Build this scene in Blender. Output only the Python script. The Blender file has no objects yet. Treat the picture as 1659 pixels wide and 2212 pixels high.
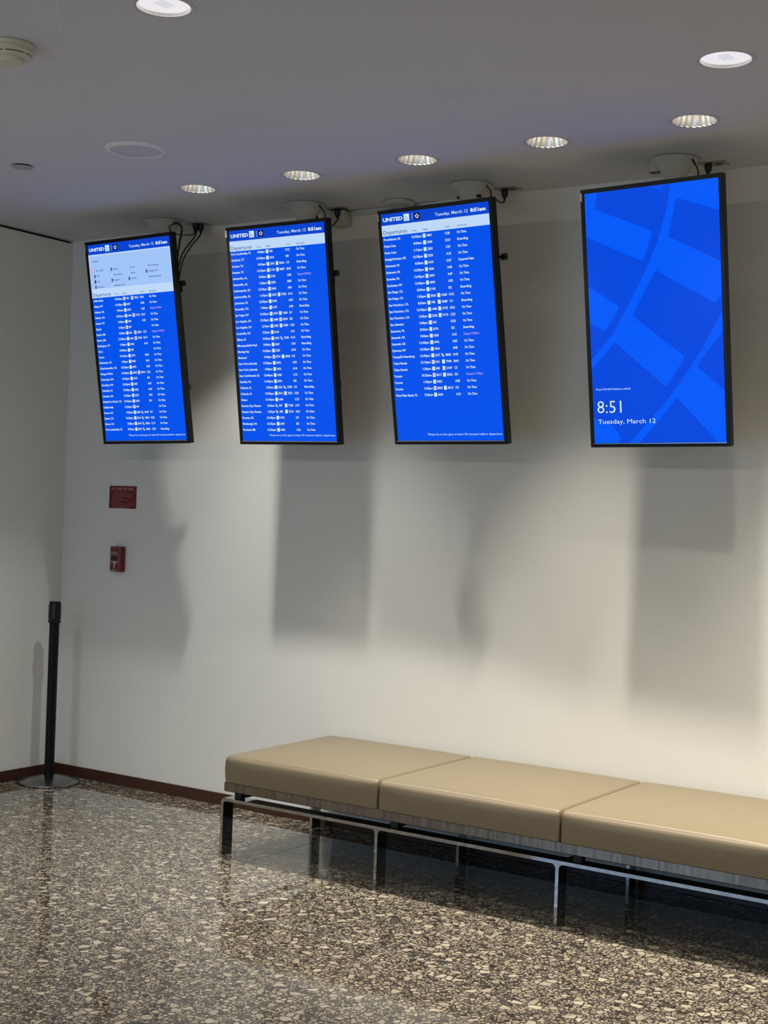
import bpy, bmesh, math, random
from mathutils import Vector, Matrix

scene = bpy.context.scene
C = scene.collection
PI = math.pi
random.seed(7)

# ------------------------------------------------------------------ camera
CAM = Vector((6.3389, -5.9776, 1.6708))
F_PX, YAW, PITCH, ROLL = 2990.86, 0.5876, -0.0003, 0.0361
H = 3.2555                                  # ceiling height
cam_d = bpy.data.cameras.new('camera')
cam_d.sensor_fit = 'HORIZONTAL'; cam_d.sensor_width = 36.0
cam_d.lens = 36.0 * F_PX / 1659.0
cam_d.clip_start = 0.05; cam_d.clip_end = 100
cam = bpy.data.objects.new('camera', cam_d); C.objects.link(cam)
fwd = Vector((-math.sin(YAW) * math.cos(PITCH), math.cos(YAW) * math.cos(PITCH), math.sin(PITCH)))
rt0 = Vector((math.cos(YAW), math.sin(YAW), 0)); up0 = rt0.cross(fwd)
rt = rt0 * math.cos(ROLL) + up0 * math.sin(ROLL); upv = up0 * math.cos(ROLL) - rt0 * math.sin(ROLL)
m = Matrix((rt, upv, -fwd)).transposed().to_4x4(); m.translation = CAM
cam.matrix_world = m
scene.camera = cam

# ------------------------------------------------------------------ world, exposure, lights
scene.view_settings.view_transform = 'Standard'
scene.view_settings.look = 'None'
scene.view_settings.exposure = 0.0
scene.view_settings.gamma = 1.0
scene.view_settings.use_curve_mapping = False
w = bpy.data.worlds.new('world'); scene.world = w; w.use_nodes = True
w.node_tree.nodes['Background'].inputs[0].default_value = (0.80, 0.90, 1.0, 1)
w.node_tree.nodes['Background'].inputs[1].default_value = 0.145

SPOT_W, SPILL_W, SPOT2_W, STRIP_W, FILL_W = 220.0, 1.3, 92.0, 46.0, 36.0
WARM = (1.0, 0.92, 0.78)
LAMPS_ROW = [(1.66, -.744), (2.311, -.744), (2.964, -.746), (3.62, -.758), (4.281, -.78), (4.94, -.78), (5.6, -.78)]
LAMPS_LIT = [(4.641, -1.424), (3.255, -2.72)]
LAMPS_OFF = [(1.95, -2.72), (.65, -2.72), (1.95, -4.02), (.65, -4.02), (4.6, -4.02), (5.94, -1.424), (5.94, -2.72)]   # same grid, beyond the frame


COOL = (1.0, .97, .91)
ROW_K = [(.66, COOL), (.74, COOL), (.92, WARM), (1.18, WARM), (1.32, WARM), (1.32, WARM), (1.32, WARM)]   # power and tint scaled per lamp to follow the wall's brightness gradient


def spot(x, y, z, watt, half_deg, blend, rad=.03, col=WARM):
    l = bpy.data.lights.new('downlight_lamp', 'SPOT'); l.energy = watt; l.color = col
    l.spot_size = math.radians(2 * half_deg); l.spot_blend = blend; l.shadow_soft_size = rad
    o = bpy.data.objects.new('downlight_lamp', l); C.objects.link(o); o.location = (x, y, z)
    return o


for (x, y), (kw, cl) in zip(LAMPS_ROW, ROW_K):   # narrow beam plus its weak wide spill
    spot(x, y, H + .045, SPOT_W * kw, 33.5, 1.0, .045, cl); spot(x, y, H + .064, SPILL_W, 80, .2, .02)
spot(*LAMPS_ROW[0], H + .045, 66.0, 45, .45, .03, COOL)      # extra wide spot added at the corner lamp to brighten the left wall
for x, y in LAMPS_LIT: spot(x, y, H - .004, SPOT2_W, 58, 1.0, .05)
for x, y in LAMPS_OFF: spot(x, y, H - .004, SPOT2_W * 1.3, 60, 1.0, .05)
fill = bpy.data.lights.new('cool_fill', 'AREA'); fill.shape = 'RECTANGLE'; fill.size = 3.2; fill.size_y = 1.9  # unseen cool fill light, added to lift and tint the left wall and ceiling
fill.energy = FILL_W; fill.color = (.27, .58, 1.0)
do = bpy.data.objects.new('cool_fill', fill); C.objects.link(do); do.location = (1.9, -7.5, 1.1); do.rotation_euler = (math.radians(96), 0, 0)
strip = bpy.data.lights.new('linear_fixture_lamp', 'AREA'); strip.shape = 'RECTANGLE'
strip.size = 15.0; strip.size_y = .06; strip.energy = STRIP_W; strip.color = (1.0, .90, .74)
so = bpy.data.objects.new('linear_fixture_lamp', strip); C.objects.link(so)
so.location = (4.5, -6.12, 3.17); so.rotation_euler = (math.radians(84), 0, 0)


# ------------------------------------------------------------------ helpers
def mat(name, col, rough=.5, metal=0.0, spec=.5, emit=None, estr=0.0):
    mm = bpy.data.materials.new(name); mm.use_nodes = True
    b = mm.node_tree.nodes['Principled BSDF']
    b.inputs['Base Color'].default_value = (*col, 1); b.inputs['Roughness'].default_value = rough
    b.inputs['Metallic'].default_value = metal; b.inputs['Specular IOR Level'].default_value = spec
    if emit:
        b.inputs['Emission Color'].default_value = (*emit, 1); b.inputs['Emission Strength'].default_value = estr
    return mm


def noise_mat(name, col, amt, scale, rough, bump=0.0, metal=0.0, spec=.5, stretch=(1, 1, 1)):
    """a base colour gently varied by noise, with optional bump"""
    mm = mat(name, col, rough, metal, spec); nt = mm.node_tree; b = nt.nodes['Principled BSDF']
    tc = nt.nodes.new('ShaderNodeTexCoord'); mp = nt.nodes.new('ShaderNodeMapping'); mp.inputs['Scale'].default_value = stretch
    nz = nt.nodes.new('ShaderNodeTexNoise'); nz.inputs['Scale'].default_value = scale; nz.inputs['Detail'].default_value = 4
    mr = nt.nodes.new('ShaderNodeMapRange'); mr.inputs[3].default_value = 1 - amt; mr.inputs[4].default_value = 1 + amt
    mx = nt.nodes.new('ShaderNodeMix'); mx.data_type = 'RGBA'; mx.blend_type = 'MULTIPLY'; mx.inputs[0].default_value = 1
    mx.inputs[6].default_value = (*col, 1)
    L = nt.links.new
    L(tc.outputs['Object'], mp.inputs[0]); L(mp.outputs[0], nz.inputs['Vector']); L(nz.outputs[0], mr.inputs[0])
    L(mr.outputs[0], mx.inputs[7]); L(mx.outputs[2], b.inputs['Base Color'])
    if bump:
        bp = nt.nodes.new('ShaderNodeBump'); bp.inputs['Strength'].default_value = bump; bp.inputs['Distance'].default_value = .002
        L(nz.outputs[0], bp.inputs['Height']); L(bp.outputs[0], b.inputs['Normal'])
    return mm


def new_obj(name, bm, mats, parent=None, smooth=False):
    me = bpy.data.meshes.new(name); bm.to_mesh(me); bm.free()
    for mm in (mats if isinstance(mats, (list, tuple)) else [mats]): me.materials.append(mm)
    if smooth:
        for p in me.polygons: p.use_smooth = True
        try: me.set_sharp_from_angle(angle=math.radians(35))
        except Exception: pass
    o = bpy.data.objects.new(name, me); C.objects.link(o)
    if parent: o.parent = parent
    return o


def tag(o, label, cat, group=None):
    o['label'] = label; o['category'] = cat
    if group: o['group'] = group
    return o


def thing(name, label, cat, loc=(0, 0, 0), group=None):
    o = bpy.data.objects.new(name, None); C.objects.link(o); o.location = loc
    o.empty_display_size = .05
    return tag(o, label, cat, group)


def struct(name, bm, mats):
    o = new_obj(name, bm, mats); o['kind'] = 'structure'; return o


def box(bm, x0, x1, y0, y1, z0, z1, bev=0, seg=2, mi=0):
    r = bmesh.ops.create_cube(bm, size=1.0)
    bmesh.ops.scale(bm, vec=(x1 - x0, y1 - y0, z1 - z0), verts=r['verts'])
    bmesh.ops.translate(bm, vec=((x0 + x1) / 2, (y0 + y1) / 2, (z0 + z1) / 2), verts=r['verts'])
    fs = set(f for v in r['verts'] for f in v.link_faces)
    for f in fs: f.material_index = mi
    if bev:
        es = list(set(e for v in r['verts'] for e in v.link_edges))
        bmesh.ops.bevel(bm, geom=es, offset=bev, segments=seg, profile=.5, affect='EDGES')


def lathe(bm, prof, n=40, c=(0, 0, 0), mi=0):
    """prof: list of (r, z)"""
    rings = []
    for r, z in prof:
        if r < 1e-6: rings.append([bm.verts.new((c[0], c[1], c[2] + z))])
        else: rings.append([bm.verts.new((c[0] + r * math.cos(2 * PI * k / n), c[1] + r * math.sin(2 * PI * k / n), c[2] + z)) for k in range(n)])
    for a, b in zip(rings, rings[1:]):
        for k in range(n):
            k2 = (k + 1) % n
            if len(a) == 1 and len(b) == 1: continue
            if len(a) == 1: f = bm.faces.new((a[0], b[k], b[k2]))
            elif len(b) == 1: f = bm.faces.new((a[k], b[0], a[k2]))
            else: f = bm.faces.new((a[k], b[k], b[k2], a[k2]))
            f.material_index = mi


def tube(bm, pts, r, n=10):
    """smooth tube through points (Catmull-Rom)"""
    P = [Vector(p) for p in pts]; Q = []
    P = [P[0]] + P + [P[-1]]
    for i in range(1, len(P) - 2):
        for k in range(8):
            t = k / 8; a, b, c, d = P[i - 1], P[i], P[i + 1], P[i + 2]
            Q.append(.5 * ((2 * b) + (c - a) * t + (2 * a - 5 * b + 4 * c - d) * t * t + (3 * b - a - 3 * c + d) * t ** 3))
    Q.append(P[-2]); rings = []; prev = None
    for i, q in enumerate(Q):
        d = (Q[min(i + 1, len(Q) - 1)] - Q[max(i - 1, 0)]).normalized()
        u = d.orthogonal().normalized() if prev is None else (prev - d * prev.dot(d)).normalized()
        prev = u; v = d.cross(u)
        rings.append([bm.verts.new(q + (u * math.cos(2 * PI * k / n) + v * math.sin(2 * PI * k / n)) * r) for k in range(n)])
    for a, b in zip(rings, rings[1:]):
        for k in range(n): bm.faces.new((a[k], a[(k + 1) % n], b[(k + 1) % n], b[k]))
    bm.faces.new(rings[0][::-1]); bm.faces.new(rings[-1])


def cyl(bm, a, b, r, n=20):
    a, b = Vector(a), Vector(b); d = (b - a).normalized(); u = d.orthogonal().normalized(); v = d.cross(u)
    ra = [bm.verts.new(a + (u * math.cos(2 * PI * k / n) + v * math.sin(2 * PI * k / n)) * r) for k in range(n)]
    rb = [bm.verts.new(b + (u * math.cos(2 * PI * k / n) + v * math.sin(2 * PI * k / n)) * r) for k in range(n)]
    for k in range(n): bm.faces.new((ra[k], ra[(k + 1) % n], rb[(k + 1) % n], rb[k]))
    bm.faces.new(ra[::-1]); bm.faces.new(rb)


def fix(bm): bmesh.ops.recalc_face_normals(bm, faces=bm.faces)


# text set as flat polygons: one curve object per string, evaluated in one go
TEXTQ = []


def text(s, x, y, h, w=None, mi=0, ax=.72, bold=0.0, z=.0008, sink=None):
    """queue string s, left edge x, cap-centre y, cap height h, width w (metres)"""
    TEXTQ.append((sink, s, x, y, h, w, ax, bold, mi, z))


def flush_text():
    made = []
    for q in TEXTQ:
        cu = bpy.data.curves.new('t', 'FONT'); cu.body = q[1]; cu.size = 1.0; cu.resolution_u = 2; cu.offset = q[7]
        o = bpy.data.objects.new('t', cu); C.objects.link(o); made.append(o)
    dg = bpy.context.evaluated_depsgraph_get(); dg.update()
    for q, o in zip(TEXTQ, made):
        sink, s, x, y, h, w_, ax, bold, mi, z = q
        me = bpy.data.meshes.new_from_object(o.evaluated_get(dg))
        if len(me.vertices):
            xs = [v.co.x for v in me.vertices]; x0, x1 = min(xs), max(xs)
            k = h / .682; kx = (w_ / (x1 - x0)) if w_ else k * ax
            n0 = len(sink.verts)
            vs = [sink.verts.new((x + (v.co.x - x0) * kx, -z, y + (v.co.y - .341) * k)) for v in me.vertices]
            for p in me.polygons:
                try:
                    f = sink.faces.new([vs[i] for i in p.vertices]); f.material_index = mi
                except ValueError: pass
        bpy.data.meshes.remove(me)
    for o in made:
        cu = o.data; bpy.data.objects.remove(o); bpy.data.curves.remove(cu)
    TEXTQ.clear()


def quad(bm, x0, x1, z0, z1, y, mi=0):
    f = bm.faces.new([bm.verts.new(p) for p in ((x0, y, z0), (x1, y, z0), (x1, y, z1), (x0, y, z1))]); f.material_index = mi


def poly(bm, pts, y, mi):
    f = bm.faces.new([bm.verts.new((px, y, pz)) for px, pz in pts]); f.material_index = mi
    f.normal_update()
    if f.normal.y > 0: f.normal_flip()
    bmesh.ops.triangulate(bm, faces=[f])


# ------------------------------------------------------------------ materials
M_wall = noise_mat('painted_wall', (.73, .727, .685), .02, 180, .75, .12, spec=.2)
M_ceil = noise_mat('painted_ceiling', (.60, .60, .61), .015, 90, .85, .05, spec=.15)
M_black = mat('black_void', (.006, .006, .006), .8)
M_base = noise_mat('mahogany_baseboard', (.050, .018, .010), .35, 9, .28, 0, stretch=(1, 8, 30))
M_bezel = mat('black_bezel', (.006, .0065, .006), .34, spec=.22)
M_plast = mat('black_plastic', (.006, .006, .007), .42)
M_canopy = mat('beige_enamel', (.50, .49, .42), .42)
M_white = mat('white_plastic', (.66, .65, .60), .4)
M_cream = mat('cream_plastic', (.60, .56, .43), .45)
M_chrome = mat('polished_chrome', (.43, .425, .41), .06, 1.0)
M_steel = noise_mat('brushed_steel', (.24, .24, .24), .08, 30, .26, 0, 1.0, stretch=(1, 1, 30))
M_plate = mat('outlet_steel', (.36, .34, .31), .35, .8)
M_rib = mat('reflector_aluminium', (.82, .79, .72), .33, 1.0)
M_trim = mat('downlight_trim', (.55, .53, .52), .5)
M_lens = mat('lit_lamp_lens', (.1, .1, .1), .5, emit=(1.0, .96, .99), estr=.80)
M_lensd = mat('lit_lamp_core', (.1, .1, .1), .5, emit=(.92, .93, 1.0), estr=.70)
M_bulb = mat('lamp_bulb', (.1, .1, .1), .5, emit=(1.0, .93, .80), estr=3.0)
M_cush = noise_mat('beige_leatherette', (.165, .133, .083), .03, 260, .42, .10, spec=.4)
M_red = mat('red_enamel', (.15, .005, .008), .35)
M_redt = mat('sign_pale_ink', (.42, .22, .22), .5)
M_under = mat('bench_underside', (.01, .01, .01), .6)


def emat(name, col):
    mm = mat(name, (.002, .002, .003), .25, emit=col, estr=1.0, spec=.06)
    return mm


def lin(r, g, b):
    f = lambda c: ((c / 255) / 12.92 if c / 255 <= .04045 else ((c / 255 + .055) / 1.055) ** 2.4)
    return (f(r), f(g), f(b))


def blu(r, g, bl, k=1.0):
    c = lin(r, g, bl); return (c[0], c[1], c[2] * k)


S_blue = emat('screen_blue', blu(0, 82, 235, 1.0))
S_head = emat('screen_header_blue', lin(6, 68, 205))
S_pale = emat('screen_pale_band', lin(190, 216, 250))
S_pale2 = emat('screen_pale_panel', lin(160, 196, 246))
S_text = emat('screen_text', lin(190, 222, 255))
S_white = emat('screen_white', lin(218, 238, 255))
S_ink = emat('screen_ink', lin(62, 84, 140))
S_navy = emat('screen_navy', lin(8, 14, 70))
S_logo = emat('screen_logo', lin(170, 200, 250))
S_late = emat('screen_late_text', lin(165, 150, 235))
S_red = emat('screen_red', lin(226, 150, 190))
SM = [S_blue, S_head, S_pale, S_pale2, S_text, S_white, S_ink, S_navy, S_logo, S_late, S_red]
S_l = emat('wallpaper_light_blue', blu(0, 90, 250, 1.0))
S_d = emat('wallpaper_dark_blue', blu(2, 72, 222))
S_l2 = emat('wallpaper_mid_blue', blu(6, 80, 236))

# granite: packed tan pebbles in a dark matrix, 305 mm tiles with hairline joints
M_floor = bpy.data.materials.new('pebbled_granite'); M_floor.use_nodes = True
nt = M_floor.node_tree; N = nt.nodes; L = nt.links.new; B = N['Principled BSDF']
tc = N.new('ShaderNodeTexCoord')
nz = N.new('ShaderNodeTexNoise'); nz.inputs['Scale'].default_value = 55; nz.inputs['Detail'].default_value = 3
L(tc.outputs['Object'], nz.inputs['Vector'])
sub = N.new('ShaderNodeVectorMath'); sub.operation = 'SUBTRACT'; sub.inputs[1].default_value = (.5, .5, .5); L(nz.outputs['Color'], sub.inputs[0])
scl = N.new('ShaderNodeVectorMath'); scl.operation = 'SCALE'; scl.inputs['Scale'].default_value = .014; L(sub.outputs[0], scl.inputs[0])
add = N.new('ShaderNodeVectorMath'); L(tc.outputs['Object'], add.inputs[0]); L(scl.outputs[0], add.inputs[1])


def vor(scale, feat):
    v = N.new('ShaderNodeTexVoronoi'); v.voronoi_dimensions = '2D'; v.feature = feat; v.inputs['Scale'].default_value = scale
    L(add.outputs[0], v.inputs['Vector']); return v


def ramp(src, stops, interp='LINEAR'):
    r = N.new('ShaderNodeValToRGB'); r.color_ramp.interpolation = interp
    e = r.color_ramp.elements
    while len(e) > 1: e.remove(e[-1])
    e[0].position = stops[0][0]; e[0].color = stops[0][1]
    for p, c in stops[1:]: el = e.new(p); el.color = c
    L(src, r.inputs[0]); return r


def mixc(fac, a, b):
    x = N.new('ShaderNodeMix'); x.data_type = 'RGBA'; L(fac, x.inputs[0]); L(a, x.inputs[6]); L(b, x.inputs[7]); return x.outputs[2]


DK = (.022, .018, .017, 1)
g = lambda v: (v, v, v, 1)
tans = [(0, (.020, .017, .017, 1)), (.16, (.07, .06, .052, 1)), (.26, (.17, .145, .108, 1)), (.6, (.27, .235, .178, 1)), (.88, (.35, .31, .24, 1)), (1, (.25, .195, .14, 1))]
sm_e = vor(66, 'DISTANCE_TO_EDGE'); sm_c = vor(66, 'F1')
md_e = vor(44, 'DISTANCE_TO_EDGE'); md_c = vor(44, 'F1')
bg_e = vor(29, 'DISTANCE_TO_EDGE'); bg_c = vor(29, 'F1')


def split(v):
    q_ = N.new('ShaderNodeSeparateColor'); L(v.outputs['Color'], q_.inputs[0]); return q_


def layer(under, ve, vc, e0, e1, thr, cols):
    q_ = split(vc); tn = ramp(q_.outputs[0], cols); ed = ramp(ve.outputs['Distance'], [(e0, g(0)), (e1, g(1))])
    if thr is None: return mixc(ed.outputs[0], dk.outputs[0], tn.outputs[0])
    pk = ramp(q_.outputs[1], [(0, g(0)), (thr, g(1))], 'CONSTANT')
    # the stone's own dark rim replaces what lies under it
    rim = mixc(ed.outputs[0], dk.outputs[0], tn.outputs[0])
    return mixc(pk.outputs[0], under, rim)


dk = N.new('ShaderNodeRGB'); dk.outputs[0].default_value = DK
light = [(0, (.25, .215, .165, 1)), (.6, (.33, .29, .225, 1)), (1, (.40, .355, .275, 1))]
c0 = layer(None, sm_e, sm_c, .06, .26, None, tans)
c1 = layer(c0, md_e, md_c, .06, .21, .55, tans[1:])
c2 = layer(c1, bg_e, bg_c, .05, .13, .88, light)
# hairline joints
sep = N.new('ShaderNodeSeparateXYZ'); L(tc.outputs['Object'], sep.inputs[0])


def joint(out, off):
    a = N.new('ShaderNodeMath'); a.operation = 'SUBTRACT'; L(out, a.inputs[0]); a.inputs[1].default_value = off
    p = N.new('ShaderNodeMath'); p.operation = 'PINGPONG'; L(a.outputs[0], p.inputs[0]); p.inputs[1].default_value = .1525
    c = N.new('ShaderNodeMath'); c.operation = 'LESS_THAN'; L(p.outputs[0], c.inputs[0]); c.inputs[1].default_value = .0017
    return c.outputs[0]


jm = N.new('ShaderNodeMath'); jm.operation = 'MAXIMUM'; L(joint(sep.outputs[0], 2.246), jm.inputs[0]); L(joint(sep.outputs[1], -.597), jm.inputs[1])
c3 = mixc(jm.outputs[0], c2, dk.outputs[0])
L(c3, B.inputs['Base Color'])
jr = N.new('ShaderNodeMapRange'); jr.inputs[3].default_value = .05; jr.inputs[4].default_value = .8; L(jm.outputs[0], jr.inputs[0]); L(jr.outputs[0], B.inputs['Roughness'])
B.inputs['IOR'].default_value = 1.62

# polished strip under the cushions; colour streaks imitate the floor's reflection
M_strip = noise_mat('reflection_streaked_strip', (.27, .225, .18), .75, 52, .24, .35, 1.0, stretch=(1, 1, .12))

# ------------------------------------------------------------------ setting
XR, YF = 9.5, -7.6
bm = bmesh.new(); box(bm, -.12, XR, YF, .12, -.1, 0); struct('floor', bm, M_floor)
bm = bmesh.new(); box(bm, -.12, XR, 0, .12, 0, H + .1); struct('wall_back', bm, M_wall)
bm = bmesh.new(); box(bm, -.12, 0, YF, 0, 0, H - .016); struct('wall_left', bm, M_wall)
bm = bmesh.new(); box(bm, -.12, -.03, YF, 0, H - .016, H + .1); struct('trim_1', bm, M_black)      # dark shadow gap
# ceiling with real openings for the recessed lamps
R_HOLE = .088
bm = bmesh.new()
outer = [bm.verts.new(p) for p in ((-.12, YF, H), (XR, YF, H), (XR, 0, H), (-.12, 0, H))]
es = [bm.edges.new((outer[i], outer[(i + 1) % 4])) for i in range(4)]
for x, y in LAMPS_ROW + LAMPS_LIT + LAMPS_OFF:
    ring = [bm.verts.new((x + R_HOLE * math.cos(2 * PI * k / 48), y + R_HOLE * math.sin(2 * PI * k / 48), H)) for k in range(48)]
    es += [bm.edges.new((ring[k], ring[(k + 1) % 48])) for k in range(48)]
bmesh.ops.triangle_fill(bm, use_beauty=True, use_dissolve=False, edges=es)
for f in bm.faces:
    f.normal_update()
    if f.normal.z > 0: f.normal_flip()
r = bmesh.ops.extrude_face_region(bm, geom=list(bm.faces))
bmesh.ops.translate(bm, vec=(0, 0, .015), verts=[v for v in r['geom'] if isinstance(v, bmesh.types.BMVert)])
fix(bm)
struct('ceiling', bm, M_ceil)
BH = .064
bm = bmesh.new(); box(bm, 0, XR, -.012, 0, 0, BH, .002, 1); struct('baseboard_back', bm, M_base)
bm = bmesh.new(); box(bm, 0, .012, YF, -.012, 0, BH, .002, 1); struct('baseboard_left', bm, M_base)

# ------------------------------------------------------------------ ceiling fittings
lamp_lab = ['ribbed recessed downlight above the leftmost screen, nearest the corner',
            'ribbed recessed downlight above the gap between the first and second screens',
            'ribbed recessed downlight above the gap between the second and third screens',
            'ribbed recessed downlight above the gap between the third screen and the map wallpaper screen',
            'ribbed recessed downlight just above the map wallpaper screen at the right',
            'ribbed recessed downlight beyond the right edge, next after the wallpaper screen',
            'ribbed recessed downlight beyond the right edge, furthest from the corner']


def downlight(x, y, label, lit, group):
    t = thing('recessed_downlight', label, 'ceiling light', (x, y, H), group)
    b = bmesh.new(); lathe(b, [(.0875, .0), (.100, -.003), (.103, -.001), (.103, 0.0)], 48); fix(b)
    new_obj('trim_ring', b, M_trim, t, True)
    b = bmesh.new(); lathe(b, [(.0872, -.0005), (.0872, .004), (.080, .03), (.068, .075), (.058, .11), (0, .112)], 44 if not lit else 40)
    if not lit:
        for v in b.verts:                       # shallow vertical flutes
            rr_ = math.hypot(v.co.x, v.co.y)
            if .01 < rr_ and v.co.z > .002:
                k_ = 1 - .035 * (round(math.atan2(v.co.y, v.co.x) / (2 * PI / 44)) % 2); v.co.x *= k_; v.co.y *= k_
    for f in b.faces: f.normal_flip()
    new_obj('reflector', b, M_rib, t, lit)
    if lit:
        b = bmesh.new(); lathe(b, [(0, .010), (.084, .010), (.084, .016), (0, .016)], 40); fix(b); ln = new_obj('lens', b, M_lens, t, True)
        b = bmesh.new(); box(b, -.022, .022, -.03, .03, .0085, .0105); new_obj('lamp_core', b, M_lensd, ln)
    else:
        b = bmesh.new(); lathe(b, [(0, .112), (.03, .108), (.036, .095), (.03, .078), (0, .072)], 20); fix(b)
        new_obj('bulb', b, M_bulb, t, True)
    return t


for (x, y), lab in zip(LAMPS_ROW, lamp_lab): downlight(x, y, lab, False, 'row of ribbed downlights above the screens')
downlight(*LAMPS_LIT[0], 'brightly lit white round downlight at the right of the ceiling', True, 'bright downlights')
downlight(*LAMPS_LIT[1], 'brightly lit white round downlight cut by the top edge of the photo', True, 'bright downlights')

for k, (x, y) in enumerate(LAMPS_OFF):
    downlight(x, y, ['bright downlight near the left wall beyond the smoke detector', 'bright downlight closest to the left wall in the third row', 'bright downlight in the fourth row behind the smoke detector', 'bright downlight in the fourth row by the left wall', 'bright downlight in the fourth row nearest the viewpoint', 'bright downlight right of the rightmost lit one, outside the photo', 'bright downlight in the third row beyond the right edge'][k], True, 'bright downlights')

# flush loudspeaker
t = thing('ceiling_speaker', 'large flush round loudspeaker grille in the ceiling above the leftmost screen', 'speaker', (1.916, -1.451, H))
b = bmesh.new(); lathe(b, [(.112, -.002), (.114, -.009), (.118, -.011), (.121, -.008), (.134, -.005), (.138, 0)], 56); fix(b); new_obj('rim', b, mat('speaker_rim', (.74, .74, .74), .45), t, True)
b = bmesh.new(); lathe(b, [(0, -.004), (.115, -.003), (.115, 0)], 56); fix(b); new_obj('grille', b, noise_mat('speaker_grille', (.54, .53, .52), .1, 500, .6, .2), t, True)
b = bmesh.new(); lathe(b, [(0, -.009), (.008, -.008), (.010, -.003)], 16); fix(b); new_obj('screw', b, M_white, t, True)
# sprinkler cover
t = thing('sprinkler_cover', 'small flat round cover plate on the ceiling near the left edge', 'sprinkler', (1.199, -1.473, H))
b = bmesh.new(); lathe(b, [(0, -.012), (.046, -.011), (.049, -.008), (.049, -.007), (0, -.007)], 40); fix(b); new_obj('plate', b, mat('cover_paint', (.42, .40, .38), .5), t, True)
b = bmesh.new(); lathe(b, [(0, -.007), (.04, -.007), (.04, 0)], 30); fix(b); new_obj('recess', b, M_black, t, True)
# smoke detector
t = thing('smoke_detector', 'cream stepped smoke detector on the ceiling at the top left', 'smoke detector', (2.52, -2.70, H))
b = bmesh.new(); lathe(b, [(.080, 0), (.084, -.004), (.084, -.014), (.078, -.018), (0, -.018)], 48); fix(b); new_obj('mounting_base', b, M_cream, t, True)
b = bmesh.new(); lathe(b, [(.078, -.018), (.080, -.022), (.079, -.032), (.073, -.037), (0, -.037)], 48); fix(b); new_obj('body', b, M_cream, t, True)
b = bmesh.new(); lathe(b, [(0, -.036), (.066, -.036), (.066, -.041), (0, -.041)], 40); fix(b); new_obj('vent_slot', b, M_black, t, True)
b = bmesh.new(); lathe(b, [(.072, -.0405), (.070, -.045), (.052, -.050), (.047, -.0505), (0, -.0505)], 48)
lathe(b, [(0, -.0405), (.072, -.0405)], 48); fix(b); head = new_obj('sensing_head', b, M_cream, t, True)
b = bmesh.new(); lathe(b, [(.046, -.050), (.046, -.060), (.040, -.066), (0, -.068)], 40); fix(b); new_obj('cap', b, M_cream, t, True)
for k in range(6):
    b = bmesh.new(); box(b, .062, .074, -.004, .004, -.041, -.036)
    bmesh.ops.rotate(b, verts=b.verts, cent=(0, 0, 0), matrix=Matrix.Rotation(k * PI / 3, 3, 'Z')); new_obj('vent_rib', b, M_cream, t)
# hairline crack in the ceiling paint
b = bmesh.new()
pts = [(2.999, -2.936), (2.93, -2.868), (2.87, -2.806), (2.81, -2.748), (2.767, -2.702)]
for (x0, y0), (x1, y1) in zip(pts, pts[1:]):
    d = Vector((x1 - x0, y1 - y0, 0)).normalized(); n = Vector((-d.y, d.x, 0)) * .0016
    b.faces.new([b.verts.new(p) for p in (Vector((x0, y0, H - .0012)) + n, Vector((x1, y1, H - .0012)) + n * .7, Vector((x1, y1, H - .0012)) - n * .7, Vector((x0, y0, H - .0012)) - n)])
fix(b)
struct('trim_2', b, mat('plaster_seam', (.75, .74, .72), .7))

# round access point half hidden by the third screen
t = thing('wireless_access_point', 'white round flat dome on the ceiling behind the top of the third screen', 'access point', (2.44, -.085, H))
b = bmesh.new(); lathe(b, [(.070, 0), (.078, -.004), (.078, -.012), (.066, -.018), (0, -.018)], 48); fix(b); new_obj('housing', b, M_canopy, t, True)
b = bmesh.new(); lathe(b, [(.056, -.017), (.050, -.028), (.036, -.034), (0, -.036)], 40); fix(b); new_obj('dome', b, mat('grey_dome', (.30, .29, .26), .4), t, True)
# junction box and its raceway
t = thing('junction_box', 'white square surface box high on the wall between the second and third screens', 'junction box', (2.045, 0, 3.19))
b = bmesh.new(); box(b, -.042, .042, -.07, 0, -.02, .056, .004, 2); new_obj('housing', b, M_canopy, t, True)
b = bmesh.new(); box(b, -.044, .044, -.074, -.070, -.022, .058, .002, 1); new_obj('cover', b, M_canopy, t)
b = bmesh.new(); box(b, 2.087, 2.62, -.016, 0, 3.226, 3.242, .002, 1)
tag(new_obj('cable_raceway', b, M_canopy), 'thin white cable raceway along the wall top right of the junction box', 'raceway')

# ------------------------------------------------------------------ screens
SW, SH = .60965, 1.08402                     # lit area
TVS = [(.9979, -.4540, 2.5498, -.0042, .1719, .0104), (1.9774, -.4220, 2.5500, -.0020, .1666, -.0032),
       (2.9353, -.4380, 2.5519, -.0578, .1887, .0011), (4.0030, -.4530, 2.5450, -.0302, .1534, .0093)]
TV_LAB = ['leftmost blue departures screen, with a large pale airline key panel above its list',
          'second blue departures screen from the left, its flight list filling it to the bottom',
          'third blue departures screen, with an empty blue area under its last flight',
          'right-hand blue screen showing the clock 8:51 over a map-like wallpaper']
BZ, BD = .018, .035


def U(u): return (u - .5) * SW


def V(v): return (.5 - v) * SH


def tv_matrix(x, y, z, yaw, tilt, rol):
    r_ = Vector((math.cos(yaw), math.sin(yaw), 0)); n = Vector((math.sin(yaw), -math.cos(yaw), 0))
    u = Vector((0, 0, 1)) * math.cos(tilt) + n * math.sin(tilt)
    r2 = r_ * math.cos(rol) + u * math.sin(rol); u = u * math.cos(rol) - r_ * math.sin(rol); r_ = r2
    back = u.cross(r_)                       # local +y, towards the wall
    back = u.cross(r_) if u.cross(r_).y > 0 else r_.cross(u)
    mm_ = Matrix((r_, back, u)).transposed().to_4x4(); mm_.translation = (x, y, z); return mm_


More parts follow.
